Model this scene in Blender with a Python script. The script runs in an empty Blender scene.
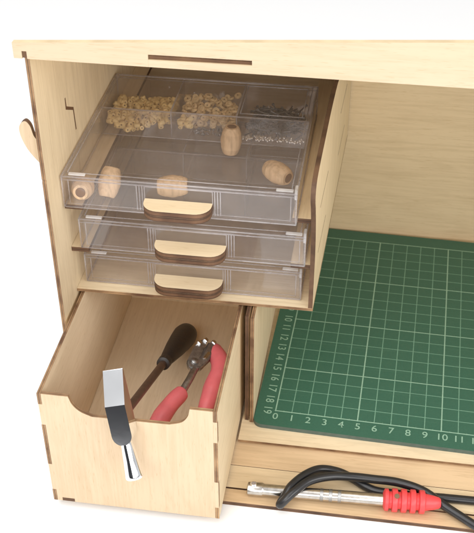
import bpy, bmesh, math, random
from mathutils import Vector, Matrix
random.seed(7)
S=0.01                                   # script works in centimetres
C=bpy.context.scene.collection
PI=math.pi
# ------------------------------------------------------------------ materials
def newmat(name):
    m=bpy.data.materials.new(name); m.use_nodes=True
    nt=m.node_tree; b=nt.nodes['Principled BSDF']; return m,nt,b
def nd(nt,t,**k):
    n=nt.nodes.new(t)
    for a,v in k.items(): setattr(n,a,v)
    return n
def wood(name,axis,col,dark=0.82,rough=.55,seed=0.):
    """pale plywood; fine long grain running along axis ('x','y','z')"""
    m,nt,b=newmat(name); L=nt.links
    tc=nd(nt,'ShaderNodeTexCoord'); mp=nd(nt,'ShaderNodeMapping')
    sc=[700,700,700]; sc['xyz'.index(axis)]=26
    mp.inputs['Scale'].default_value=sc; mp.inputs['Location'].default_value=(seed,seed*2,seed*.7)
    L.new(tc.outputs['Object'],mp.inputs['Vector'])
    n1=nd(nt,'ShaderNodeTexNoise'); n1.inputs['Scale'].default_value=1; n1.inputs['Detail'].default_value=4
    L.new(mp.outputs[0],n1.inputs['Vector'])
    mp2=nd(nt,'ShaderNodeMapping'); s2=[62,62,62]; s2['xyz'.index(axis)]=9
    mp2.inputs['Scale'].default_value=s2; mp2.inputs['Location'].default_value=(seed*3,seed,seed)
    L.new(tc.outputs['Object'],mp2.inputs['Vector'])
    n2=nd(nt,'ShaderNodeTexNoise'); n2.inputs['Scale'].default_value=1; n2.inputs['Detail'].default_value=3; n2.inputs['Distortion'].default_value=1.2
    L.new(mp2.outputs[0],n2.inputs['Vector'])
    # growth-ring bands
    mm=nd(nt,'ShaderNodeMath',operation='MULTIPLY'); mm.inputs[1].default_value=9; L.new(n2.outputs['Fac'],mm.inputs[0])
    fr=nd(nt,'ShaderNodeMath',operation='PINGPONG'); fr.inputs[1].default_value=1; L.new(mm.outputs[0],fr.inputs[0])
    ad=nd(nt,'ShaderNodeMath',operation='MULTIPLY_ADD'); ad.inputs[1].default_value=.22; L.new(fr.outputs[0],ad.inputs[0])
    L.new(n1.outputs['Fac'],ad.inputs[2])
    # large soft blotches
    n3=nd(nt,'ShaderNodeTexNoise'); n3.inputs['Scale'].default_value=22; n3.inputs['Detail'].default_value=2
    L.new(tc.outputs['Object'],n3.inputs['Vector'])
    a2=nd(nt,'ShaderNodeMath',operation='MULTIPLY_ADD'); a2.inputs[1].default_value=.5; L.new(n3.outputs['Fac'],a2.inputs[0]); L.new(ad.outputs[0],a2.inputs[2])
    r=nd(nt,'ShaderNodeValToRGB'); r.color_ramp.elements[0].position=.45; r.color_ramp.elements[1].position=1.25 if False else 1.0
    r.color_ramp.elements[0].color=(col[0]*dark,col[1]*dark*.97,col[2]*dark*.92,1); r.color_ramp.elements[1].color=(*col,1)
    mp4=nd(nt,'ShaderNodeMapping'); s4=[1900,1900,1900]; s4['xyz'.index(axis)]=170
    mp4.inputs['Scale'].default_value=s4; L.new(tc.outputs['Object'],mp4.inputs['Vector'])
    n4=nd(nt,'ShaderNodeTexNoise'); n4.inputs['Scale'].default_value=1; n4.inputs['Detail'].default_value=1; L.new(mp4.outputs[0],n4.inputs['Vector'])
    r4=nd(nt,'ShaderNodeValToRGB'); r4.color_ramp.elements[0].position=.62; r4.color_ramp.elements[0].color=(1,1,1,1); r4.color_ramp.elements[1].position=.80; r4.color_ramp.elements[1].color=(.80,.72,.62,1)
    L.new(n4.outputs['Fac'],r4.inputs[0])
    mx=nd(nt,'ShaderNodeMix',data_type='RGBA',blend_type='MULTIPLY'); mx.inputs[0].default_value=.6
    L.new(a2.outputs[0],r.inputs[0]); L.new(r.outputs[0],mx.inputs[6]); L.new(r4.outputs[0],mx.inputs[7]); L.new(mx.outputs[2],b.inputs['Base Color'])
    b.inputs['Roughness'].default_value=rough; b.inputs['Specular IOR Level'].default_value=.3
    bp=nd(nt,'ShaderNodeBump'); bp.inputs['Strength'].default_value=.12; bp.inputs['Distance'].default_value=.0004
    L.new(n1.outputs['Fac'],bp.inputs['Height']); L.new(bp.outputs[0],b.inputs['Normal'])
    return m
CW=(.79,.65,.445)
Wx=wood('plywood grain x','x',CW); Wy=wood('plywood grain y','y',CW,seed=3.1); Wz=wood('plywood grain z','z',CW,seed=5.7)
Wrail=wood('plywood rail','x',(.62,.485,.34),dark=.90,seed=9.)
Wfront=wood('plywood drawer front','z',(.655,.505,.345),dark=.88,seed=2.2)
Wback=wood('plywood back','x',(.70,.55,.35),dark=.84,seed=1.3)
Wbase=wood('base boards','x',(.72,.53,.33),dark=.80,seed=4.4)
Wwarm=wood('plywood drawer inside','y',(.84,.69,.49),dark=.88,seed=6.4)
Whand=wood('handle wood','x',(.82,.68,.47),dark=.93,seed=12.)
EDG={}
def burnt(name,c1,c2,axis=None):
    m,nt,b=newmat(name); L=nt.links
    tc=nd(nt,'ShaderNodeTexCoord'); n=nd(nt,'ShaderNodeTexNoise'); n.inputs['Scale'].default_value=75; n.inputs['Detail'].default_value=5
    L.new(tc.outputs['Object'],n.inputs['Vector'])
    r=nd(nt,'ShaderNodeValToRGB'); r.color_ramp.elements[0].position=.36; r.color_ramp.elements[1].position=.86
    r.color_ramp.elements[0].color=(*c1,1); r.color_ramp.elements[1].color=(*c2,1)
    L.new(n.outputs['Fac'],r.inputs[0]); L.new(r.outputs[0],b.inputs['Base Color']); b.inputs['Roughness'].default_value=.7
    if axis:
        sp=nd(nt,'ShaderNodeSeparateXYZ'); L.new(tc.outputs['Generated'],sp.inputs[0])
        r2=nd(nt,'ShaderNodeValToRGB'); cr=r2.color_ramp; cr.elements[0].position=0; cr.elements[0].color=(.5,.5,.5,1); cr.elements[1].position=1; cr.elements[1].color=(.55,.55,.55,1)
        for p_,v_ in ((.14,1.25),(.32,1.15),(.38,.6),(.60,.65),(.67,1.25),(.88,1.15)):
            q=cr.elements.new(p_); q.color=(v_,v_*.97,v_*.93,1)
        L.new(sp.outputs[axis],r2.inputs[0])
        mx=nd(nt,'ShaderNodeMix',data_type='RGBA',blend_type='MULTIPLY'); mx.inputs[0].default_value=1
        L.new(r.outputs[0],mx.inputs[6]); L.new(r2.outputs[0],mx.inputs[7]); L.new(mx.outputs[2],b.inputs['Base Color'])
    else: EDG[name]=(c1,c2)
    return m
def layered(m,plane):
    if m.name not in EDG: return m
    k=(m.name,plane)
    if k not in EDG: EDG[k]=burnt(m.name+' '+plane,*EDG[m.name],axis={'xz':'Y','yz':'X','xy':'Z'}[plane])
    return EDG[k]
Ed=burnt('laser burnt edge',(.07,.034,.018),(.22,.12,.065))
EdL=burnt('pale cut edge',(.55,.42,.25),(.74,.60,.38))
EdM=burnt('light brown edge',(.13,.065,.032),(.50,.32,.17))
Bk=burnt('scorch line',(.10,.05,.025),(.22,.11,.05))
def plain(name,col,rough=.5,metal=0,spec=.5,noise=None,bump=0,nscale=300):
    m,nt,b=newmat(name); L=nt.links
    tc=nd(nt,'ShaderNodeTexCoord'); n=nd(nt,'ShaderNodeTexNoise'); n.inputs['Scale'].default_value=nscale; n.inputs['Detail'].default_value=4
    L.new(tc.outputs['Object'],n.inputs['Vector'])
    r=nd(nt,'ShaderNodeValToRGB'); k=noise or .88
    r.color_ramp.elements[0].position=.3; r.color_ramp.elements[1].position=.7
    r.color_ramp.elements[0].color=(col[0]*k,col[1]*k,col[2]*k,1); r.color_ramp.elements[1].color=(*col,1)
    L.new(n.outputs['Fac'],r.inputs[0]); L.new(r.outputs[0],b.inputs['Base Color'])
    b.inputs['Roughness'].default_value=rough; b.inputs['Metallic'].default_value=metal; b.inputs['Specular IOR Level'].default_value=spec
    if bump:
        bp=nd(nt,'ShaderNodeBump'); bp.inputs['Strength'].default_value=bump; bp.inputs['Distance'].default_value=.0003
        L.new(n.outputs['Fac'],bp.inputs['Height']); L.new(bp.outputs[0],b.inputs['Normal'])
    return m
def plastic(name,tint,haze,hazecol):
    m,nt,b=newmat(name); L=nt.links; nt.nodes.remove(b); out=nt.nodes['Material Output']
    tr=nd(nt,'ShaderNodeBsdfTransparent'); tr.inputs[0].default_value=(*tint,1)
    df=nd(nt,'ShaderNodeBsdfDiffuse'); df.inputs[0].default_value=(*hazecol,1)
    tl=nd(nt,'ShaderNodeBsdfTranslucent'); tl.inputs[0].default_value=(*hazecol,1)
    hz=nd(nt,'ShaderNodeMixShader'); hz.inputs[0].default_value=.45; L.new(df.outputs[0],hz.inputs[1]); L.new(tl.outputs[0],hz.inputs[2])
    tc=nd(nt,'ShaderNodeTexCoord'); n=nd(nt,'ShaderNodeTexNoise'); n.inputs['Scale'].default_value=60; n.inputs['Detail'].default_value=6
    L.new(tc.outputs['Object'],n.inputs['Vector'])
    mu=nd(nt,'ShaderNodeMath',operation='MULTIPLY'); mu.inputs[1].default_value=haze*2; L.new(n.outputs['Fac'],mu.inputs[0])
    m1=nd(nt,'ShaderNodeMixShader'); L.new(mu.outputs[0],m1.inputs[0]); L.new(tr.outputs[0],m1.inputs[1]); L.new(hz.outputs[0],m1.inputs[2])
    gl=nd(nt,'ShaderNodeBsdfGlossy'); gl.inputs['Roughness'].default_value=.03
    lw=nd(nt,'ShaderNodeLayerWeight'); lw.inputs[0].default_value=.5
    pw=nd(nt,'ShaderNodeMath',operation='POWER'); pw.inputs[1].default_value=5; L.new(lw.outputs['Facing'],pw.inputs[0])
    fr=nd(nt,'ShaderNodeMath',operation='MULTIPLY_ADD'); fr.inputs[1].default_value=.95; fr.inputs[2].default_value=.04; L.new(pw.outputs[0],fr.inputs[0])
    bp=nd(nt,'ShaderNodeBump'); bp.inputs['Strength'].default_value=.05; bp.inputs['Distance'].default_value=.002; L.new(n.outputs['Fac'],bp.inputs['Height']); L.new(bp.outputs[0],gl.inputs['Normal'])
    m2=nd(nt,'ShaderNodeMixShader'); L.new(fr.outputs[0],m2.inputs[0]); L.new(m1.outputs[0],m2.inputs[1]); L.new(gl.outputs[0],m2.inputs[2])
    L.new(m2.outputs[0],out.inputs[0]); return m
PL=plastic('clear plastic',(.988,.984,.986),.034,(.90,.87,.89))
PLR=plastic('clear plastic rim',(.88,.86,.87),.26,(.92,.90,.92))
PLH=plastic('clear plastic catch',(.9,.9,.9),.5,(.95,.94,.95))
CHR=plain('polished steel',(.90,.91,.93),.09,1,noise=.96,nscale=160,bump=.025)
STL=plain('worn steel',(.50,.50,.50),.42,1,noise=.6,nscale=500)
GRY=plain('dark pin metal',(.30,.29,.29),.4,.8,noise=.6)
TUBE=plain('brushed tube steel',(.62,.58,.53),.24,1,noise=.75,nscale=350)
SILV=plain('silver bead metal',(.85,.84,.82),.18,1,noise=.9)
BRZ=plain('brown hammer shaft',(.17,.105,.075),.38,.55,noise=.7)
BLK=plain('black rubber grip',(.035,.028,.025),.45,0,.5,noise=.6,bump=.3,nscale=700)
CAB=plain('black cable sheath',(.018,.018,.020),.3,0,.55,noise=.8)
PNK=plain('pink dipped grip',(.84,.18,.20),.34,0,.5,noise=.84,bump=.08,nscale=120)
RED=plain('red plastic',(.80,.07,.075),.38,0,.45,noise=.88)
MATG=plain('green mat vinyl',(.042,.138,.094),.42,0,.42,noise=.86,bump=.4,nscale=1500)
def scuff(m):
    nt=m.node_tree; L=nt.links; b=nt.nodes['Principled BSDF']; src=b.inputs['Base Color'].links[0].from_socket
    tc=nd(nt,'ShaderNodeTexCoord'); last=src
    for k,(ang,sx,sy) in enumerate(((.5,6,900),(-.7,9,1100),(1.4,14,700))):
        mp=nd(nt,'ShaderNodeMapping'); mp.inputs['Rotation'].default_value=(0,0,ang); mp.inputs['Scale'].default_value=(sx,sy,1); L.new(tc.outputs['Object'],mp.inputs['Vector'])
        n=nd(nt,'ShaderNodeTexNoise'); n.inputs['Scale'].default_value=1; n.inputs['Detail'].default_value=0; L.new(mp.outputs[0],n.inputs['Vector'])
        rp_=nd(nt,'ShaderNodeValToRGB'); rp_.color_ramp.elements[0].position=.76; rp_.color_ramp.elements[0].color=(0,0,0,1); rp_.color_ramp.elements[1].position=.82; rp_.color_ramp.elements[1].color=(.16,.16,.16,1); L.new(n.outputs['Fac'],rp_.inputs[0])
        mx=nd(nt,'ShaderNodeMix',data_type='RGBA'); L.new(rp_.outputs[0],mx.inputs[0]); L.new(last,mx.inputs[6]); mx.inputs[7].default_value=(.10,.22,.16,1); last=mx.outputs[2]
    L.new(last,b.inputs['Base Color'])
scuff(MATG)
MATE=plain('mat cut edge',(.10,.14,.12),.6,noise=.8)
MATL=plain('mat pale line print',(.19,.38,.28),.5,noise=.8,nscale=600)
MATB=plain('mat bold line print',(.30,.50,.38),.5,noise=.85,nscale=600)
BEAD=wood('turned bead wood','z',(.64,.45,.28),dark=.55,seed=8.)
TAN=plain('tan seed bead',(.86,.64,.29),.45,0,.4,noise=.75,nscale=400)
TAN2=plain('pale disc bead',(.80,.60,.34),.5,0,.4,noise=.75,nscale=400)
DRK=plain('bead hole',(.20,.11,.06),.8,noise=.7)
WHT=plain('white table sheet',(.93,.93,.93),.8,0,.1,noise=.995,nscale=3)
# ------------------------------------------------------------------ object helpers
class Obj: pass
def link(name,bm,mats,thing=None,smooth=False,parent=None):
    """bm in world cm -> ONE mesh object, parented to thing"""
    me=bpy.data.meshes.new(name); 
    org=Vector((0,0,0))
    root=thing
    while root is not None and root.parent: root=root.parent
    if root is not None: org=root.location/S
    bmesh.ops.translate(bm,verts=bm.verts,vec=-org)
    bmesh.ops.scale(bm,verts=bm.verts,vec=(S,S,S))
    bmesh.ops.recalc_face_normals(bm,faces=bm.faces)
    bm.to_mesh(me); bm.free()
    for m in (mats if isinstance(mats,(list,tuple)) else [mats]): me.materials.append(m)
    if smooth:
        for p in me.polygons: p.use_smooth=True
        me.set_sharp_from_angle(angle=math.radians(40))
    o=bpy.data.objects.new(name,me); C.objects.link(o)
    if thing is not None: o.parent=thing
    return o
def thing(name,label,cat,loc=(0,0,0),group=None):
    o=bpy.data.objects.new(name,None); C.objects.link(o); o.empty_display_size=.01
    o.location=Vector(loc)*S; o['label']=label; o['category']=cat
    if group: o['group']=group
    return o
def tag(o,label,cat,group=None):
    o['label']=label; o['category']=cat
    if group: o['group']=group
    return o
def setbase(o,loc):
    """move a lone mesh's origin to loc (cm)"""
    v=Vector(loc)*S; o.data.transform(Matrix.Translation(-v)); o.location=v; return o
def copytree(o,parent=None):
    c=o.copy(); C.objects.link(c)
    if parent is not None: c.parent=parent
    for ch in [x for x in C.objects if x.parent is o]: copytree(ch,c)
    return c
def box(bm,x0,x1,y0,y1,z0,z1,mi=0,bev=0):
    b2=bmesh.new(); vs=[b2.verts.new((x,y,z)) for x in (x0,x1) for y in (y0,y1) for z in (z0,z1)]
    for f in ((0,1,3,2),(4,6,7,5),(0,4,5,1),(2,3,7,6),(0,2,6,4),(1,5,7,3)): b2.faces.new([vs[i] for i in f])
    if bev: bmesh.ops.bevel(b2,geom=b2.edges[:],offset=bev,segments=2,affect='EDGES',profile=.5)
    merge(bm,b2,mi)
def merge(bm,b2,mi=None,M=None):
    if M is not None: bmesh.ops.transform(b2,matrix=M,verts=b2.verts)
    mp={v:bm.verts.new(v.co) for v in b2.verts}
    for f in b2.faces:
        try: g=bm.faces.new([mp[v] for v in f.verts])
        except ValueError: continue
        g.material_index=f.material_index if mi is None else mi; g.smooth=f.smooth
    b2.free()
def plate(bm,pts,plane,o0,o1,bev=.012):
    """prism of a 2D outline; faces material 0, cut edge material 1"""
    def P(p,o):
        if plane=='xz': return (p[0],o,p[1])
        if plane=='yz': return (o,p[0],p[1])
        return (p[0],p[1],o)
    b2=bmesh.new()
    A=[b2.verts.new(P(p,o0)) for p in pts]; B=[b2.verts.new(P(p,o1)) for p in pts]
    n=len(pts); f1=b2.faces.new(A); f2=b2.faces.new(B[::-1])
    for i in range(n):
        f=b2.faces.new((A[i],A[(i+1)%n],B[(i+1)%n],B[i])); f.material_index=1
    bmesh.ops.recalc_face_normals(b2,faces=b2.faces)
    merge(bm,b2)
def P1(name,pts,plane,o0,o1,mats,th):
    bm=bmesh.new(); plate(bm,pts,plane,o0,o1); return link(name,bm,[mats[0],layered(mats[1],plane)],th)
def rect(a,b,c,d): return [(a,c),(b,c),(b,d),(a,d)]
def tube(bm,pts,rad,n=14,mi=0,caps=True):
    pts=[Vector(p) for p in pts]; m=len(pts); R=rad if isinstance(rad,(list,tuple)) else [rad]*m
    rings=[]; up=None
    for i,p in enumerate(pts):
        d=(pts[min(i+1,m-1)]-pts[max(i-1,0)]).normalized()
        if up is None: up=d.orthogonal().normalized()
        up=(up-d*up.dot(d)).normalized(); s=d.cross(up)
        rings.append([bm.verts.new(p+R[i]*(math.cos(2*PI*k/n)*up+math.sin(2*PI*k/n)*s)) for k in range(n)])
    for i in range(m-1):
        for k in range(n):
            f=bm.faces.new((rings[i][k],rings[i][(k+1)%n],rings[i+1][(k+1)%n],rings[i+1][k])); f.material_index=mi; f.smooth=True
    if caps:
        for r in (rings[0][::-1],rings[-1]):
            f=bm.faces.new(r); f.material_index=mi
def spline(P,seg=10):
    P=[Vector(p) for p in P]; out=[]
    Q=[2*P[0]-P[1]]+P+[2*P[-1]-P[-2]]
    for i in range(1,len(Q)-2):
        for k in range(seg):
            t=k/seg; a,b,c,d=Q[i-1:i+3]
            out.append(.5*((2*b)+(c-a)*t+(2*a-5*b+4*c-d)*t*t+(3*b-a-3*c+d)*t**3))
    out.append(P[-1]); return out
def lathe(bm,prof,n=24,M=None,mi=0):
    """prof: (r,h) along z"""
    b2=bmesh.new(); rings=[]
    for r,h in prof:
        rings.append([b2.verts.new((max(r,1e-4)*math.cos(2*PI*k/n),max(r,1e-4)*math.sin(2*PI*k/n),h)) for k in range(n)])
    for i in range(len(rings)-1):
        for k in range(n):
            f=b2.faces.new((rings[i][k],rings[i][(k+1)%n],rings[i+1][(k+1)%n],rings[i+1][k])); f.smooth=True
    b2.faces.new(rings[0][::-1]); b2.faces.new(rings[-1])
    merge(bm,b2,mi,M)
def align(loc,zdir,xhint=(1,0,0)):
    z=Vector(zdir).normalized(); x=Vector(xhint); x=(x-z*x.dot(z)).normalized(); y=z.cross(x)
    M=Matrix((x,y,z)).transposed().to_4x4(); M.translation=Vector(loc); return M
def curvepts(P,seg=8): return [(v.x,v.y) for v in spline([(a,b,0) for a,b in P],seg)]
# ------------------------------------------------------------------ ground
bm=bmesh.new(); box(bm,-400,400,-400,700,-1.4,-.96); g=link('ground',bm,WHT); g['kind']='structure'
# ------------------------------------------------------------------ wooden organizer
LX0,LX1=-11.9,-11.68; YF=-2.5; YB=20.4; RX0,RX1=1.68,1.96; ZG=-.95; FL=-.62
def zr(y): return 23.62-.476*(y+2.5)          # underside of the sloping lid board
org=thing('desk_organizer','pale laser-cut plywood organizer with tray rack, mat shelf and open front','organizer',(0,9,ZG))
P1('side_panel',[(YF,ZG),(YB,ZG),(YB,zr(YB)),(YF,zr(YF)),(YF,16.9),(YF+.05,16.8),(YF,16.7)],'yz',LX0,LX1,[Wz,EdM],org)
P1('side_panel',[(YF,ZG),(YB,ZG),(YB,zr(YB)),(YF,zr(YF))],'yz',30.6,30.9,[Wz,Ed],org)
P1('back_panel',rect(LX0-.1,31,ZG,zr(YB)-.1),'xz',YB+.005,YB+.3,[Wback,Ed],org)
bm=bmesh.new(); zt0=24.34; zt1=24.34+(25.66-24.34)*(31.2+12.3)/(8.32+12.3)
# front rail: tapering board with two through slots
def zb(x): return 23.52
zt=lambda x: zt0+(zt1-zt0)*(x+12.3)/(43.5)
zB=lambda x: 23.58-.002*(x+12.3)
xs=[-12.3,-11.9,-11.62,-5.95,-1.2,31.2]
def seg(bm,x0,x1,za0,za1,zb0,zb1): plate(bm,[(x0,za0),(x1,za1),(x1,zb1),(x0,zb0)],'xz',-2.82,-2.52)
outl=[(-12.3,zB(-12.3)),(-11.9,zB(-11.9)),(-11.9,23.95),(-11.66,23.95),(-11.66,zB(-11.6)),(31.2,zB(31.2)),(31.2,zt(31.2)),(-12.3,zt(-12.3))]
# slot as hole: bridge polygon through a hairline cut
h0,h1=-5.95,-1.2
outl=outl[:5]+[(h0,zB(h0)),(h0,23.92),(h0,24.17),(h1,24.19),(h1,23.96),(h0+.004,23.92),(h0+.004,zB(h0))]+outl[5:]
plate(bm,outl,'xz',-2.82,-2.52); link('front_rail',bm,[Wrail,EdL],org)
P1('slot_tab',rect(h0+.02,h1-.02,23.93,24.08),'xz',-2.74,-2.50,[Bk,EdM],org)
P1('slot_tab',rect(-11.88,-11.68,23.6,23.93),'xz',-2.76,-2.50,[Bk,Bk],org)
bm=bmesh.new(); b2=bmesh.new(); box(b2,LX0-.1,31,YF+.01,YB,0,.28)
for v in b2.verts: v.co.z+=zr(v.co.y)
merge(bm,b2,0); link('lid_board',bm,[Wy],org)
# base boards (three pieces, small steps) and mat shelf
P1('base_board',rect(-11.9,30.6,-4.20,YB),'xy',ZG,FL,[Wbase,Ed],org)
P1('base_board',rect(-11.6,30.6,-5.90,-4.208),'xy',ZG,FL-.03,[wood('front board pale','x',(.76,.60,.39),dark=.8,seed=21.),Ed],org)
P1('base_board',rect(-11.5,30.6,-6.95,-5.99),'xy',ZG,FL-.06,[wood('front board brown','x',(.66,.47,.28),dark=.74,seed=31.),Ed],org)
P1('mat_shelf',rect(-1.95,30.6,-2.45,YB-.01),'xy',-.46,-.3,[Wx,EdM],org)
# dividers between drawer bay and mat shelf
P1('divider',rect(-.9,YB-.02,-.29,7.82),'yz',-1.47,-1.25,[Wz,EdM],org)
P1('divider',rect(-.75,YB-.02,-.29,7.82),'yz',-1.78,-1.56,[Wz,Ed],org)
# rack floor, side and rails
P1('rack_floor',[(LX1+.01,.0),(RX1-.04,.1),(RX1+.55,YB-.04),(LX1+.01,YB-.04)],'xy',7.93,8.12,[Wx,EdM],org)
prof=[(.1,8.13)]+curvepts([(.1,8.2),(.0,12),(-.45,14),(-1.0,15.4),(-1.4,16.3),(-1.15,17.1),(.3,17.45),(2.7,17.65),(5,17.85),(8,17.85),(9.6,17.6)],6)+[(10,zr(10)-.15),(YB-.1,zr(YB-.1)-.15),(YB-.1,8.13)]
bm=bmesh.new(); plate(bm,prof,'yz',RX0-.03,RX1-.06)
for v in bm.verts: v.co.x+=.03*v.co.y
link('rack_side',bm,[Wz,Ed],org)
for z in (11.08,14.05):
    P1('rail',rect(LX1+.01,LX1+1.0,-.05 if z<12 else -.3,18),'xy',z-.28,z,[Wy,Ed],org)
    P1('rail',rect(RX0-1.1,RX0-.01,.15,18),'xy',z-.28,z,[Wy,Ed],org)
    for y0,y1 in ((1.6,5.4),(12.4,16.4)):
        bm=bmesh.new(); plate(bm,rect(y0,y1,z-.19,z-.11),'yz',RX1-.1,RX1-.056)
        for v in bm.verts: v.co.x+=.03*v.co.y
        link('tab_slot',bm,[Bk,Bk],org)
# small stepped joint in the side panel
zp=[(1.75,19.25),(1.87,19.25),(1.9,18.72),(3.0,18.12),(3.12,16.75),(2.98,16.75),(2.88,18.0),(1.72,18.62)]
P1('joint_line',zp,'yz',LX1-.02,LX1+.006,[Bk,Bk],org)
# hook outside the left panel
hk=curvepts([(-11.93,18.6),(-12.25,18.9),(-12.4,19.5),(-12.65,19.75),(-12.95,19.45),(-12.95,18.9),(-12.7,18.2),(-12.3,17.6),(-11.93,17.2)],5)
P1('side_hook',hk,'xz',-1.8,-1.5,[Wfront,Ed],org)
# ------------------------------------------------------------------ lower drawer
ZB,ZT=-.42,7.74; DX0,DX1=-11.5,-2.1; DY=-8.45; DR=10.
dr=thing('tool_drawer','open plywood drawer with scooped front holding hammer and pliers','drawer',(-6.8,0,ZB))
fing=[(7.0,ZT),(2.5,5.5),(ZB,.45)]
T=.21
def fr_edge(x,sgn):
    """outline down/up one end of the front board with notches for the side fingers"""
    pts=[]
    for z0,z1 in [(7.0,ZT),(2.5,5.5),(ZB,.45)]:
        pts+= [(x+sgn*T,z1),(x+sgn*T,z0),(x,z0)] if z1==ZT else [(x,z1),(x+sgn*T,z1),(x+sgn*T,z0)]+([(x,z0)] if z0!=ZB else [])
    return pts
left=fr_edge(DX0,1); right=fr_edge(DX1,-1)[::-1]
notch=curvepts([(-3.5,7.74),(-3.62,7.2),(-3.95,6.75),(-4.6,6.5)],5)+curvepts([(-8.7,6.46),(-9.3,6.75),(-9.68,7.2),(-9.85,7.74)],5)
P1('drawer_front',left+right+notch,'xz',DY,DY+T,[Wfront,EdM],dr)
def side(x0,x1):
    pts=[(DR,ZB),(DR,ZT),(DY-.01,ZT),(DY-.01,7.0),(DY+T,7.0),(DY+T,5.5),(DY-.01,5.5),(DY-.01,2.5),(DY+T,2.5),(DY+T,.45),(DY-.01,.45),(DY-.01,ZB)]
    P1('drawer_side',pts,'yz',x0,x1,[Wwarm if x0<-5 else Wy,EdM],dr)
side(DX0-.01,DX0+T-.01); side(DX1-T+.01,DX1+.01)
P1('drawer_bottom',rect(DX0+T,DX1-T,DY+T,DR-T),'xy',ZB+.1,ZB+.36,[Wwarm,Ed],dr)
P1('drawer_back',rect(DX0+T,DX1-T,ZB,ZT),'xz',DR-T,DR,[Wwarm,Ed],dr)
P1('joint_tab',rect(-11.0,-10.3,ZB+.02,ZB+.25),'xz',DY-.012,DY+.1,[Bk,Bk],dr)
FZ=ZB+.36
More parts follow.
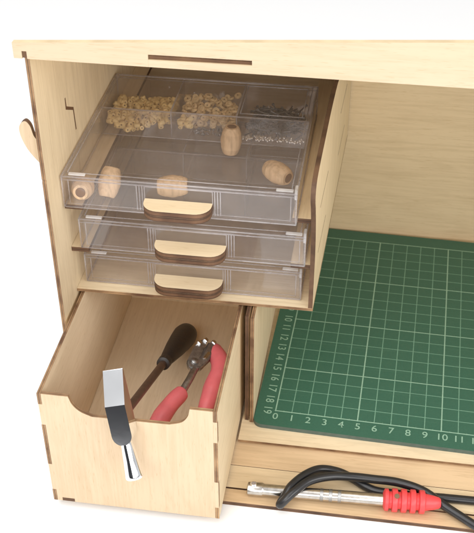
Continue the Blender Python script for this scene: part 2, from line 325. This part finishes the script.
# ------------------------------------------------------------------ clear trays
W=12.4; D=12.1; H=1.92
def dhandle(bm,x0,x1,y,z):
    """half-moon finger plate sticking out"""
    r=.85
    pts=[(x0,y),(x1,y)]+[(x1-r+r*math.cos(t),y-.32-r*math.sin(t)) for t in [k*PI/2/7 for k in range(8)]]+[(x0+r-r*math.sin(t),y-.32-r*math.cos(t)) for t in [k*PI/2/7 for k in range(8)]]
    plate(bm,pts,'xy',z-.30,z)
def tray(x0,y0,z0,label,hx0,hx1,content=True):
    t=thing('clear_tray',label,'tray',(x0+W/2,y0+D/2,z0),'clear plastic trays stacked in the rack')
    x1=x0+W; y1=y0+D; z1=z0+H; w=.11
    bm=bmesh.new()
    box(bm,x0,x1,y0,y1,z0+.02,z0+.13)
    box(bm,x0,x1,y0,y0+w,z0+.135,z1); box(bm,x0,x1,y1-w,y1,z0+.135,z1)
    box(bm,x0,x0+w,y0+w+.005,y1-w-.005,z0+.135,z1); box(bm,x1-w,x1,y0+w+.005,y1-w-.005,z0+.135,z1)
    link('tray_body',bm,PL,t)
    bm=bmesh.new(); e=.045
    def bar(a,b,r=e): tube(bm,[a,b],r,8)
    for z in (z1,z1-.2): 
        for a,b in (((x0,y0),(x1,y0)),((x1,y0),(x1,y1)),((x1,y1),(x0,y1)),((x0,y1),(x0,y0))): bar((*a,z),(*b,z),e if z==z1 else .025)
    for a,b in (((x0,y0),(x1,y0)),((x1,y0),(x1,y1)),((x0,y1),(x0,y0))): bar((*a,z0+.06),(*b,z0+.06))
    for p in ((x0,y0),(x1,y0),(x0,y1),(x1,y1)): bar((*p,z0+.06),(*p,z1))
    for p in ((x0+.3,y0+.14),(x1-.3,y0+.14)): bar((*p,z0+.15),(*p,z1-.25),.03)
    bar((x0+.3,y0+.14,z1-.25),(x1-.3,y0+.14,z1-.25),.02); bar((x0+.3,y0+.14,z0+.2),(x1-.3,y0+.14,z0+.2),.02)
    link('rim',bm,PLR,t)
    bm=bmesh.new()
    for hx in (hx0-.12,hx0-.27,hx0-.42,hx1+.12,hx1+.27,hx1+.42): box(bm,hx-.025,hx+.025,y0-.05,y0-.002,z0+.25,z1-.2)
    box(bm,hx0,hx1,y0-.04,y0-.002,z1-.24,z1-.20); box(bm,hx0-.02,hx0+.02,y0-.04,y0-.002,z0+.9,z1-.2); box(bm,hx1-.02,hx1+.02,y0-.04,y0-.002,z0+.9,z1-.2)
    link('moulded_rib',bm,PLR,t)
    # compartment walls at the back
    for (a,b,c,d) in ((x0+w+.01,x1-w-.01,y0+7.8,y0+7.88),(x0+4.2,x0+4.28,y0+7.9,y1-w-.01),(x0+8.05,x0+8.13,y0+7.9,y1-w-.01)):
        bm=bmesh.new(); box(bm,a,b,c,d,z0+.14,z1-.06); dv=link('compartment_wall',bm,PL,t)
        bm=bmesh.new(); 
        if b-a>1: tube(bm,[(a,(c+d)/2,z1-.05),(b,(c+d)/2,z1-.05)],.05,8); tube(bm,[(a,(c+d)/2,z0+.16),(b,(c+d)/2,z0+.16)],.035,8)
        else: tube(bm,[((a+b)/2,c,z1-.05),((a+b)/2,d,z1-.05)],.05,8); tube(bm,[((a+b)/2,c,z1-.05),((a+b)/2,c,z0+.16)],.04,8)
        link('wall_rim',bm,PLR,dv)
    # lid: thin sheet with a raised inner frame
    bm=bmesh.new(); box(bm,x0+.03,x1-.03,y0+.03,y1-.03,z1+.02,z1+.09); lid=link('lid',bm,PL,t)
    bm=bmesh.new()
    q=.28; zz=z1+.1
    cs=[(x0+q,y0+q),(x1-q,y0+q),(x1-q,y1-q),(x0+q,y1-q)]
    for i in range(4): tube(bm,[(*cs[i],zz),(*cs[(i+1)%4],zz)],.03,8)
    cs=[(x1-4.1,y0+8.0),(x1-q-.25,y0+8.0),(x1-q-.25,y1-.6),(x1-4.1,y1-.6)]
    for i in range(4): tube(bm,[(*cs[i],zz),(*cs[(i+1)%4],zz)],.03,8)
    link('lid_frame',bm,PLR,lid)
    for cx in (x0+.85,x1-.62):
        bm=bmesh.new(); box(bm,cx-.45,cx+.45,y0-.02,y0+.2,z1+.1,z1+.2,bev=.04); link('catch',bm,PLH,t)
    bm=bmesh.new(); box(bm,x1-.12,x1+.04,y0-.03,y0+.5,z1-.35,z1+.28,bev=.05); link('catch',bm,PLH,t)
    bm=bmesh.new(); dhandle(bm,hx0,hx1,y0-.005,z0+.98); dhandle(bm,hx0+.01,hx1-.01,y0-.005,z0+.675)
    link('finger_plate',bm,[Whand,layered(Ed,'xy')],t)
    return t
T1=(-11.56,-.62,14.06); T2=(-11.05,-.12,11.1); T3=(-11.25,.72,8.14)
tray(*T1,'top clear tray with wooden barrel beads loose in its front','',0) if False else None
tray(*T1,'top clear plastic tray with barrel beads and three filled back compartments',-7.12,-3.52)
tray(*T2,'middle clear plastic tray, seemingly empty, with half-moon wooden finger plate',-6.8,-2.9)
tray(*T3,'bottom clear plastic tray resting on the rack floor above the open drawer',-7.15,-3.25)
# ------------------------------------------------------------------ things in the top tray
x0,y0,z0=T1; fz=z0+.14
def barrel(loc,zdir,label,xh=(1,0,0)):
    bm=bmesh.new(); L=.82
    prof=[(.30,-L),(.40,-L+.02),(.47,-L+.14),(.545,-L*.55),(.56,-L*.5),(.545,-L*.45),(.60,-.12),(.61,0),(.60,.12),(.545,L*.45),(.56,L*.5),(.545,L*.55),(.47,L-.14),(.40,L-.02),(.30,L)]
    lathe(bm,prof,28,align(loc,zdir,xh)); o=link('barrel_bead',bm,BEAD,None,True)
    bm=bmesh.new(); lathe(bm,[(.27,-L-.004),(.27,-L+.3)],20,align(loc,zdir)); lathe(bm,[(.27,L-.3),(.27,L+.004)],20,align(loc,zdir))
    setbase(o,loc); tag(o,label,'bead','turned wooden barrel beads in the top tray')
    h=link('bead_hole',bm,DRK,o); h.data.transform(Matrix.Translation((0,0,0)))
    return o
barrel((-10.72,.25,fz+.62),(.12,-1,.25),'wooden barrel bead in the front left corner, hole facing forward')
barrel((-9.45,1.0,fz+.62),(.1,.62,.78),'wooden barrel bead second from the left, tilted on its side')
barrel((-6.0,1.1,fz+.62),(1,.12,.05),'wooden barrel bead lying behind the top finger plate')
barrel((-3.6,6.1,fz+.84),(.05,.1,1),'wooden barrel bead standing on end in the middle of the top tray')
barrel((-.6,3.3,fz+.62),(.82,-.62,.0),'wooden barrel bead lying at an angle near the right side of the top tray')
def scatter(proto,n,xr,yr,hfun,label,cat,group,r=.2,flat=False):
    first=True
    for i in range(n):
        x=random.uniform(*xr); y=random.uniform(*yr); h=hfun(x,y)
        z=fz+r+random.uniform(max(0,h-.35),max(h,.02))
        o=proto if first else proto.copy()
        if not first: C.objects.link(o)
        first=False
        o.location=Vector((x,y,z))*S
        sg=.14 if cat=='pin' else .45
        if flat: o.rotation_euler=(random.gauss(0,sg),random.gauss(0,sg),random.uniform(0,6.3))
        else: o.rotation_euler=(random.uniform(0,3.1),random.uniform(0,3.1),random.uniform(0,6.3))
        k_=random.uniform(.82,1.12); o.scale=(k_,k_,k_*random.uniform(.85,1.1)) if cat=='bead' and r>.1 else (1,1,1)
        o['label']=label; o['category']=cat; o['group']=group
def mesh1(name,fn,mats,smooth=True):
    bm=bmesh.new(); fn(bm); return link(name,bm,mats,None,smooth)
def tubebead(bm):
    lathe(bm,[(.07,-.16),(.14,-.17),(.155,-.14),(.155,.14),(.14,.17),(.07,.17)],12)
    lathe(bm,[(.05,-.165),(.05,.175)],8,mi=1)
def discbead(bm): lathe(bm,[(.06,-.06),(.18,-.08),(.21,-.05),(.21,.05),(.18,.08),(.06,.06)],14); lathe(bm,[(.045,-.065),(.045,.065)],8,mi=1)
def pin(bm): tube(bm,[(-.42,0,0),(.40,0,0)],.045,6); tube(bm,[(.40,0,0),(.44,0,0)],.09,8)
def ball(bm): bmesh.ops.create_icosphere(bm,subdivisions=2,radius=.085)
cx=[(x0+.35,x0+4.0),(x0+4.5,x0+7.85),(x0+8.35,x0+W-.35)]
yy=(y0+8.05,y0+D-.3); yf=y0+7.9
heap=lambda x,y: max(.1,.72-.08*(y-yf))*(.8+.3*math.sin(x*2.1))
scatter(mesh1('tan_bead',tubebead,[TAN,DRK]),290,cx[0],yy,heap,'tan tube bead heaped in the left back compartment of the top tray','bead','tan tube beads in the left compartment')
scatter(mesh1('disc_bead',discbead,[TAN2,DRK]),150,cx[1],(yf+1.2,yy[1]),lambda x,y:.4+.25*(y-yf-1.2)*.8,'pale wooden disc bead heaped in the middle back compartment','bead','disc beads in the middle compartment',flat=True,r=.12)
scatter(mesh1('gold_bead',tubebead,[TAN,DRK]),14,(cx[1][0],cx[1][0]+.75),(yf+.3,yf+1.1),lambda x,y:.7,'golden tube bead in the near left corner of the middle back compartment','bead','golden tube beads in the middle compartment')
scatter(mesh1('grey_bead',ball,[GRY]),60,(cx[1][0]+1.,cx[1][1]-.2),(yf+.3,yf+1.3),lambda x,y:.25,'tiny grey bead at the front of the middle back compartment','bead','tiny grey beads in the middle compartment',r=.09)
scatter(mesh1('metal_pin',pin,[GRY]),230,(cx[2][0]+.3,cx[2][1]-.35),(yf+1.0,yy[1]-.1),lambda x,y:.25+.05*(y-yf),'dark metal pin in the right back compartment of the top tray','pin','dark metal pins in the right compartment',flat=True,r=.07)
scatter(mesh1('silver_ball',ball,[SILV]),85,cx[2],(yf+.2,yf+.75),lambda x,y:.05,'tiny silver ball at the front of the right back compartment','bead','tiny silver balls in the right compartment',r=.09)
# ------------------------------------------------------------------ hammer
hm=thing('small_hammer','small chrome hammer resting over the scooped drawer front, black grip inside','hammer',(-6.95,-8.8,ZB))
A=Vector((-7.0,-8.85,7.0)); G=Vector((-6.55,5.6,.75)); hd=(G-A).normalized()
ax=Vector((-.25,0,1)).normalized(); ax=(ax-hd*ax.dot(hd)).normalized(); sx=ax.cross(hd).normalized()
if sx.x<0: sx=-sx
def HP(a,b,c): return A+sx*a+ax*b+hd*c     # a: width, b: along head (up), c: along handle
bm=bmesh.new(); hw=.53
# cheek + peen: profile in (b,c), extruded over width; front = -c
profl=[(-1.25,-.10),(-1.1,-.38),(-.85,-.5),(.55,-.5),(2.55,.30),(2.6,.42),(2.5,.52),(.6,.55),(-1.1,.5),(-1.25,.3)]
n=len(profl); 
def wd(b): 
    if b<-.75: t=min(1,(-.75-b)/.56); return hw*math.sqrt(max(.09,1-t*t))
    return hw
# subdivide cheek for rounding
bs=[-1.30,-1.285,-1.24,-1.17,-1.08,-.98,-.86,-.75]
fr=[(-1.3,-.48)]+[(b,-.52) for b in bs[1:]]+[(.85,-.52),(2.45,.36),(2.5,.40)]
bk=[(-1.3,.48)]+[(b,.52) for b in bs[1:]]+[(.85,.52),(2.45,.50),(2.5,.44)]
rows=[]
for (b,c),(b_,c_) in zip(fr,bk):
    w_=wd(b); rows.append([bm.verts.new(HP(-w_,b,c)),bm.verts.new(HP(w_,b,c)),bm.verts.new(HP(w_,b_,c_)),bm.verts.new(HP(-w_,b_,c_))])
for i in range(len(rows)-1):
    for k in range(4): bm.faces.new((rows[i][k],rows[i][(k+1)%4],rows[i+1][(k+1)%4],rows[i+1][k]))
bm.faces.new(rows[0][::-1]); bm.faces.new(rows[-1])
bmesh.ops.bevel(bm,geom=[e for e in bm.edges if e.calc_face_angle(0)>.6],offset=.035,segments=2,affect='EDGES')
hh=link('head',bm,CHR,hm,True); hh.data.set_sharp_from_angle(angle=math.radians(14))
bm=bmesh.new(); M=align(HP(0,-1.25,-.02),-ax,sx)
lathe(bm,[(.30,-.3),(.30,0),(.33,.2),(.40,1.0),(.47,1.75),(.49,1.85),(.49,1.97),(.46,2.02)],32,M); link('striking_face',bm,CHR,hh,True)
bm=bmesh.new(); s0=A+hd*.45; s1=A+hd*9.2
tube(bm,[s0,s1],[.23,.23],18); link('shaft',bm,BRZ,hm,True)
bm=bmesh.new(); Lg=(G-A).length
prof=[(.30,0),(.40,.05),(.42,.6),(.36,.75),(.40,.9),(.46,1.5),(.62,3.2),(.74,5.0),(.78,5.9),(.72,6.5),(.5,6.85),(.2,6.98)]
lathe(bm,prof,28,align(A+hd*(Lg-6.7),hd)); link('grip',bm,BLK,hm,True)
# ------------------------------------------------------------------ pliers
pl=thing('pliers','small steel cutting pliers with pink dipped handles inside the open drawer','pliers',(-4.6,-1.5,FZ))
def blob(name,pts,rad,mat,sq=1):
    bm=bmesh.new(); q=spline(pts,6); m=len(q); k=len(rad)-1
    rr=[]
    for i in range(m):
        t=i/(m-1)*k; j=min(int(t),k-1); rr.append(rad[j]+(rad[j+1]-rad[j])*(t-j))
    tube(bm,q,rr,16); return link(name,bm,mat,pl,True)
blob('handle',[(-6.45,-6.3,2.2),(-6.2,-4.6,2.6),(-5.75,-3.4,2.9),(-5.3,-2.55,3.05),(-5.2,-2.35,3.05)],[.3,.5,.55,.5,.5,.44,.25],PNK)
blob('handle',[(-4.25,1.75,3.1),(-3.95,1.35,3.1),(-3.52,.55,3.1),(-3.42,-.25,3.0),(-3.6,-1.0,2.75),(-3.72,-2.0,2.4),(-3.95,-3.4,2.0)],[.3,.5,.56,.55,.5,.5,.55,.5,.35],PNK)
blob('arm',[(-5.3,-2.6,3.05),(-5.0,-1.5,3.2),(-4.85,-.6,3.2),(-4.7,.2,3.2)],[.24,.22,.22,.3],STL)
blob('arm',[(-4.75,-.2,3.05),(-4.3,.7,3.1),(-4.0,1.3,3.2)],[.26,.26,.24],STL)
bm=bmesh.new()
def prism(pts,z0_,z1_,M=None,bev=.04):
    b2=bmesh.new(); a=[b2.verts.new((x,y,z0_)) for x,y in pts]; b=[b2.verts.new((x,y,z1_)) for x,y in pts]; n=len(pts)
    b2.faces.new(a[::-1]); b2.faces.new(b)
    for i in range(n): b2.faces.new((a[i],a[(i+1)%n],b[(i+1)%n],b[i]))
    bmesh.ops.bevel(b2,geom=b2.edges[:],offset=bev,segments=2,affect='EDGES')
    merge(bm,b2,0,M)
jd=(Vector((-4.35,1.75,3.5))-Vector((-5.05,-.75,3.2))).normalized(); nz=Vector((.25,-.45,.85)); nz=(nz-jd*nz.dot(jd)).normalized(); jx=jd.cross(nz)
if jx.x<0: jx=-jx
M=Matrix((jx,jd,nz)).transposed().to_4x4(); M.translation=Vector((-4.72,.45,3.35))
prism([(-.50,-.75),(-.22,-1.15),(.06,-1.1),(.02,.1),(-.05,1.0),(-.22,1.3),(-.42,1.15),(-.60,.35)],-.15,.22,M,.06)
link('jaw',bm,STL,pl,True).data.set_sharp_from_angle(angle=math.radians(25))
bm=bmesh.new(); prism([(.12,-1.05),(.40,-.8),(.58,-.1),(.60,.75),(.45,1.35),(.16,1.5),(.08,1.0),(.14,.1)],-.1,.30,M,.06); link('jaw',bm,STL,pl,True).data.set_sharp_from_angle(angle=math.radians(25))
bm=bmesh.new(); prism([(-.12,-.95),(.22,-.9),(.26,1.2),(0,1.25)],-.2,.12,M,.03); link('dark_groove',bm,GRY,pl,True)  # dark strip put between the jaws to read as their shaded groove
bm=bmesh.new()
for a,b in ((-.5,.75),(-.25,1.15),(.25,1.3)): prism([(a-.10,b-.1),(a+.16,b-.16),(a+.2,b+.08),(a-.04,b+.16)],.1,.36,M,.04)
prism([(.22,-.25),(.42,-.15),(.46,.45),(.28,.5)],.2,.4,M,.06)
link('jaw_tip',bm,CHR,pl,True).data.set_sharp_from_angle(angle=math.radians(25))
bm=bmesh.new(); lathe(bm,[(.17,.1),(.2,.15),(.2,.3),(.15,.34)],20,M@Matrix.Translation((-.1,-.6,0))); link('pivot',bm,STL,pl,True)
# ------------------------------------------------------------------ cutting mat
mt=thing('cutting_mat','green cutting mat with printed centimetre grid lying on the wooden shelf','cutting mat',(0,0,-.295))
A0=-math.radians(1.76)
def rc(x0,x1,y0,y1,r,n=6):
    p=[]
    for cx_,cy_,a in ((x1-r,y1-r,0),(x0+r,y1-r,1),(x0+r,y0+r,2),(x1-r,y0+r,3)):
        for k in range(n+1): t=(a+k/n)*PI/2; p.append((cx_+r*math.cos(t),cy_+r*math.sin(t)))
    return p
def matrot(bm): bmesh.ops.rotate(bm,verts=bm.verts,cent=(0,0,0),matrix=Matrix.Rotation(A0,3,'Z'))
bm=bmesh.new(); plate(bm,rc(-1.21,29.2,-1.3,20.25,.55),'xy',-.29,0); matrot(bm); link('mat_sheet',bm,[MATG,MATE],mt)
bm=bmesh.new(); bl=bmesh.new()
def flat(b,x0,x1,y0,y1,z): b.faces.new([b.verts.new(p) for p in ((x0,y0,z),(x1,y0,z),(x1,y1,z),(x0,y1,z))])
GW=28
for i in range(GW+1):
    bold=i%5==0 or i==GW; w=.038 if bold else .026
    flat(bl if bold else bm,i-w,i+w,-.05,19.05,.010 if bold else .004)
for j in range(20):
    jj=19-j; bold=jj%5==0 or j==0; w=.038 if bold else .026
    flat(bl if bold else bm,-.05,GW+.05,j-w,j+w,.013 if bold else .007)
for i in range(GW*1):   # half-way ticks, fine print
    flat(bm,i+.49,i+.51,-.05,.12,.004)
matrot(bm); matrot(bl)
link('fine_grid_print',bm,MATL,mt); link('bold_grid_print',bl,MATB,mt)
bm=bmesh.new()
def glyph(txt,x,y,rot,size=.52):
    cu=bpy.data.curves.new('t','FONT'); cu.body=txt; cu.size=size*1.4; cu.align_x='CENTER'; cu.align_y='CENTER'; cu.resolution_u=4; cu.offset=.004
    o=bpy.data.objects.new('t',cu); C.objects.link(o); bpy.context.view_layer.update()
    me=bpy.data.meshes.new_from_object(o.evaluated_get(bpy.context.evaluated_depsgraph_get()))
    b2=bmesh.new(); b2.from_mesh(me); bmesh.ops.transform(b2,matrix=Matrix.Translation((x,y,.012))@Matrix.Rotation(rot,4,'Z'),verts=b2.verts)
    merge(bm,b2,0); bpy.data.objects.remove(o); bpy.data.curves.remove(cu); bpy.data.meshes.remove(me)
for i in range(GW+1): glyph(str(i),i+.05,-.5,0)
for j in range(20): glyph(str(19-j),-.5,j+.0,-PI/2)
matrot(bm); link('number_print',bm,MATB,mt)
# ------------------------------------------------------------------ soldering iron and cable
TZ=FL-.06
si=thing('soldering_iron','soldering iron with bare steel barrel and finned red handle on the front board','soldering iron',(3,-6.3,TZ))
p0=Vector((-.35,-6.18,TZ+.40)); p1=Vector((6.9,-6.10,TZ+.62)); d=(p1-p0).normalized()
bm=bmesh.new(); lathe(bm,[(.30,-.5),(.40,-.45),(.41,.35),(.38,.4),(.35,.46),(.35,7.2)],28,align(p0,d)); link('barrel',bm,TUBE,si,True)
bm=bmesh.new(); lathe(bm,[(.16,-.02),(.19,.04),(.19,.12),(.13,.17)],18,align(p0+Vector((-.15,0,.34)),(0,-.1,1))); box(bm,-.58,-.42,-6.20,-6.16,TZ+.85,TZ+.89); link('screw',bm,CHR,si,True)
bm=bmesh.new()
for k in range(3): lathe(bm,[(.33,0),(.36,.03),(.36,.2),(.33,.23)],20,align(p0+d*(3.6+.5*k),d))
link('collar',bm,STL,si,True)
bm=bmesh.new(); q0=Vector((6.75,-6.1,TZ+.66)); dd=Vector((1,.06,0)).normalized()
prof=[(.35,0),(.5,.05),(.62,.12),(.62,.3)]
for k in range(4):
    s=.35+.5*k; prof+=[(.48,s),(.48,s+.14),(.66,s+.17),(.66,s+.42),(.64,s+.45)]
prof+=[(.48,2.35),(.40,2.8),(.32,3.1),(.24,3.2)]
lathe(bm,prof,28,align(q0,dd)); link('handle',bm,RED,si,True)
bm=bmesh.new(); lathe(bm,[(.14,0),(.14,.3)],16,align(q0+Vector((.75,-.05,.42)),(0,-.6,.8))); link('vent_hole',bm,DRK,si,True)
CR=.25
bm=bmesh.new()
tube(bm,spline([(12.6,-7.4,TZ+.27),(10.4,-6.0,TZ+.4),(9.0,-5.2,TZ+.7),(7.6,-4.85,TZ+.8),(6.2,-4.8,TZ+.8),(4.9,-4.85,TZ+.85),(3.7,-5.15,TZ+1.0),(2.6,-5.75,TZ+1.1),(1.85,-6.6,TZ+1.05),(1.45,-7.0,TZ+.85),(1.15,-7.15,TZ+.5),(1.15,-6.9,TZ+.35),(1.4,-6.6,TZ+.75),(1.65,-6.1,TZ+.95),(2.3,-5.2,TZ+.95),(3.1,-4.45,TZ+.75),(4.1,-4.25,TZ+.5),(5.0,-4.5,TZ+.33),(5.8,-4.95,TZ+.27),(6.6,-5.2,TZ+.26),(8.4,-5.2,TZ+.26),(10.2,-5.15,TZ+.27),(12.6,-5.1,TZ+.27)],12),CR,14)
o=link('power_cable',bm,CAB,None,True); setbase(o,(5,-5.5,TZ)); tag(o,'black power cable looped over the steel barrel of the soldering iron','cable')
# ------------------------------------------------------------------ camera
R=[[0.9888961488986332,0.14859359614932166,-0.0020856358362053573],[0.09067988145948197,-0.6144780903577374,-0.7837051968479414],[-0.1177351510464649,0.7748139258243736,-0.6211294668218068]]
cam=bpy.data.cameras.new('camera'); co=bpy.data.objects.new('camera',cam); C.objects.link(co)
M=Matrix((R[0],[-v for v in R[1]],[-v for v in R[2]])).transposed().to_4x4()
M.translation=Vector((4.620714,-45.181606,44.234278))*S; co.matrix_world=M
cam.sensor_fit='HORIZONTAL'; cam.sensor_width=36; cam.lens=1031.732/474*36; cam.shift_x=-(238.995-237)/474; cam.shift_y=(304.474-266.5)/474
cam.clip_start=.01; cam.clip_end=100; bpy.context.scene.camera=co
cam.dof.use_dof=True; cam.dof.focus_distance=.56; cam.dof.aperture_fstop=45
# ------------------------------------------------------------------ light
w=bpy.data.worlds.new('World'); bpy.context.scene.world=w; w.use_nodes=True; nt=w.node_tree; bg=nt.nodes['Background']
tc=nt.nodes.new('ShaderNodeTexCoord'); sp=nt.nodes.new('ShaderNodeSeparateXYZ'); nt.links.new(tc.outputs['Generated'],sp.inputs[0])
rp=nt.nodes.new('ShaderNodeValToRGB')          # studio: white sweep behind, dark room behind the camera
ma=nt.nodes.new('ShaderNodeMath'); ma.operation='MULTIPLY_ADD'; ma.inputs[1].default_value=.9; nt.links.new(sp.outputs['Z'],ma.inputs[0]); nt.links.new(sp.outputs['Y'],ma.inputs[2])
mb=nt.nodes.new('ShaderNodeMath'); mb.operation='MULTIPLY_ADD'; mb.inputs[1].default_value=.5; mb.inputs[2].default_value=.5; nt.links.new(ma.outputs[0],mb.inputs[0])
nt.links.new(mb.outputs[0],rp.inputs[0])
e=rp.color_ramp.elements; e[0].position=.12; e[0].color=(.06,.06,.065,1); e[1].position=.55; e[1].color=(1,1,1,1)
nt.links.new(rp.outputs[0],bg.inputs[0]); bg.inputs[1].default_value=.70
def area(name,loc,target,size,power,col=(1,1,1)):
    l=bpy.data.lights.new(name,'AREA'); l.energy=power; l.shape='RECTANGLE'; l.size=size[0]; l.size_y=size[1]; l.color=col
    o=bpy.data.objects.new(name,l); C.objects.link(o); o.location=Vector(loc); o.rotation_euler=(Vector(target)-Vector(loc)).to_track_quat('-Z','Y').to_euler(); return o
area('softbox_overhead',(-.25,-.1,1.2),(0,0,.05),(1.2,1.0),8,(1,.99,.98))
area('softbox_front',(-.28,-.86,.84),(0,.05,.08),(.75,.6),5.5,(1,.985,.96))
area('fill_low_front',(.50,-1.2,.50),(0,.05,.08),(1.1,.5),8,(1,.985,.96))  # added low fill that carries light deep into the box
area('fill_right',(.85,-.55,.62),(-.1,0,.12),(.6,.5),4.5,(1,.98,.95))  # added fill from the right to brighten the inner left panel
s=bpy.context.scene; s.render.engine='CYCLES'; s.view_settings.view_transform='Standard'; s.view_settings.look='None'; s.view_settings.exposure=0
s.cycles.max_bounces=10; s.cycles.transparent_max_bounces=40; s.cycles.diffuse_bounces=6; s.cycles.glossy_bounces=6
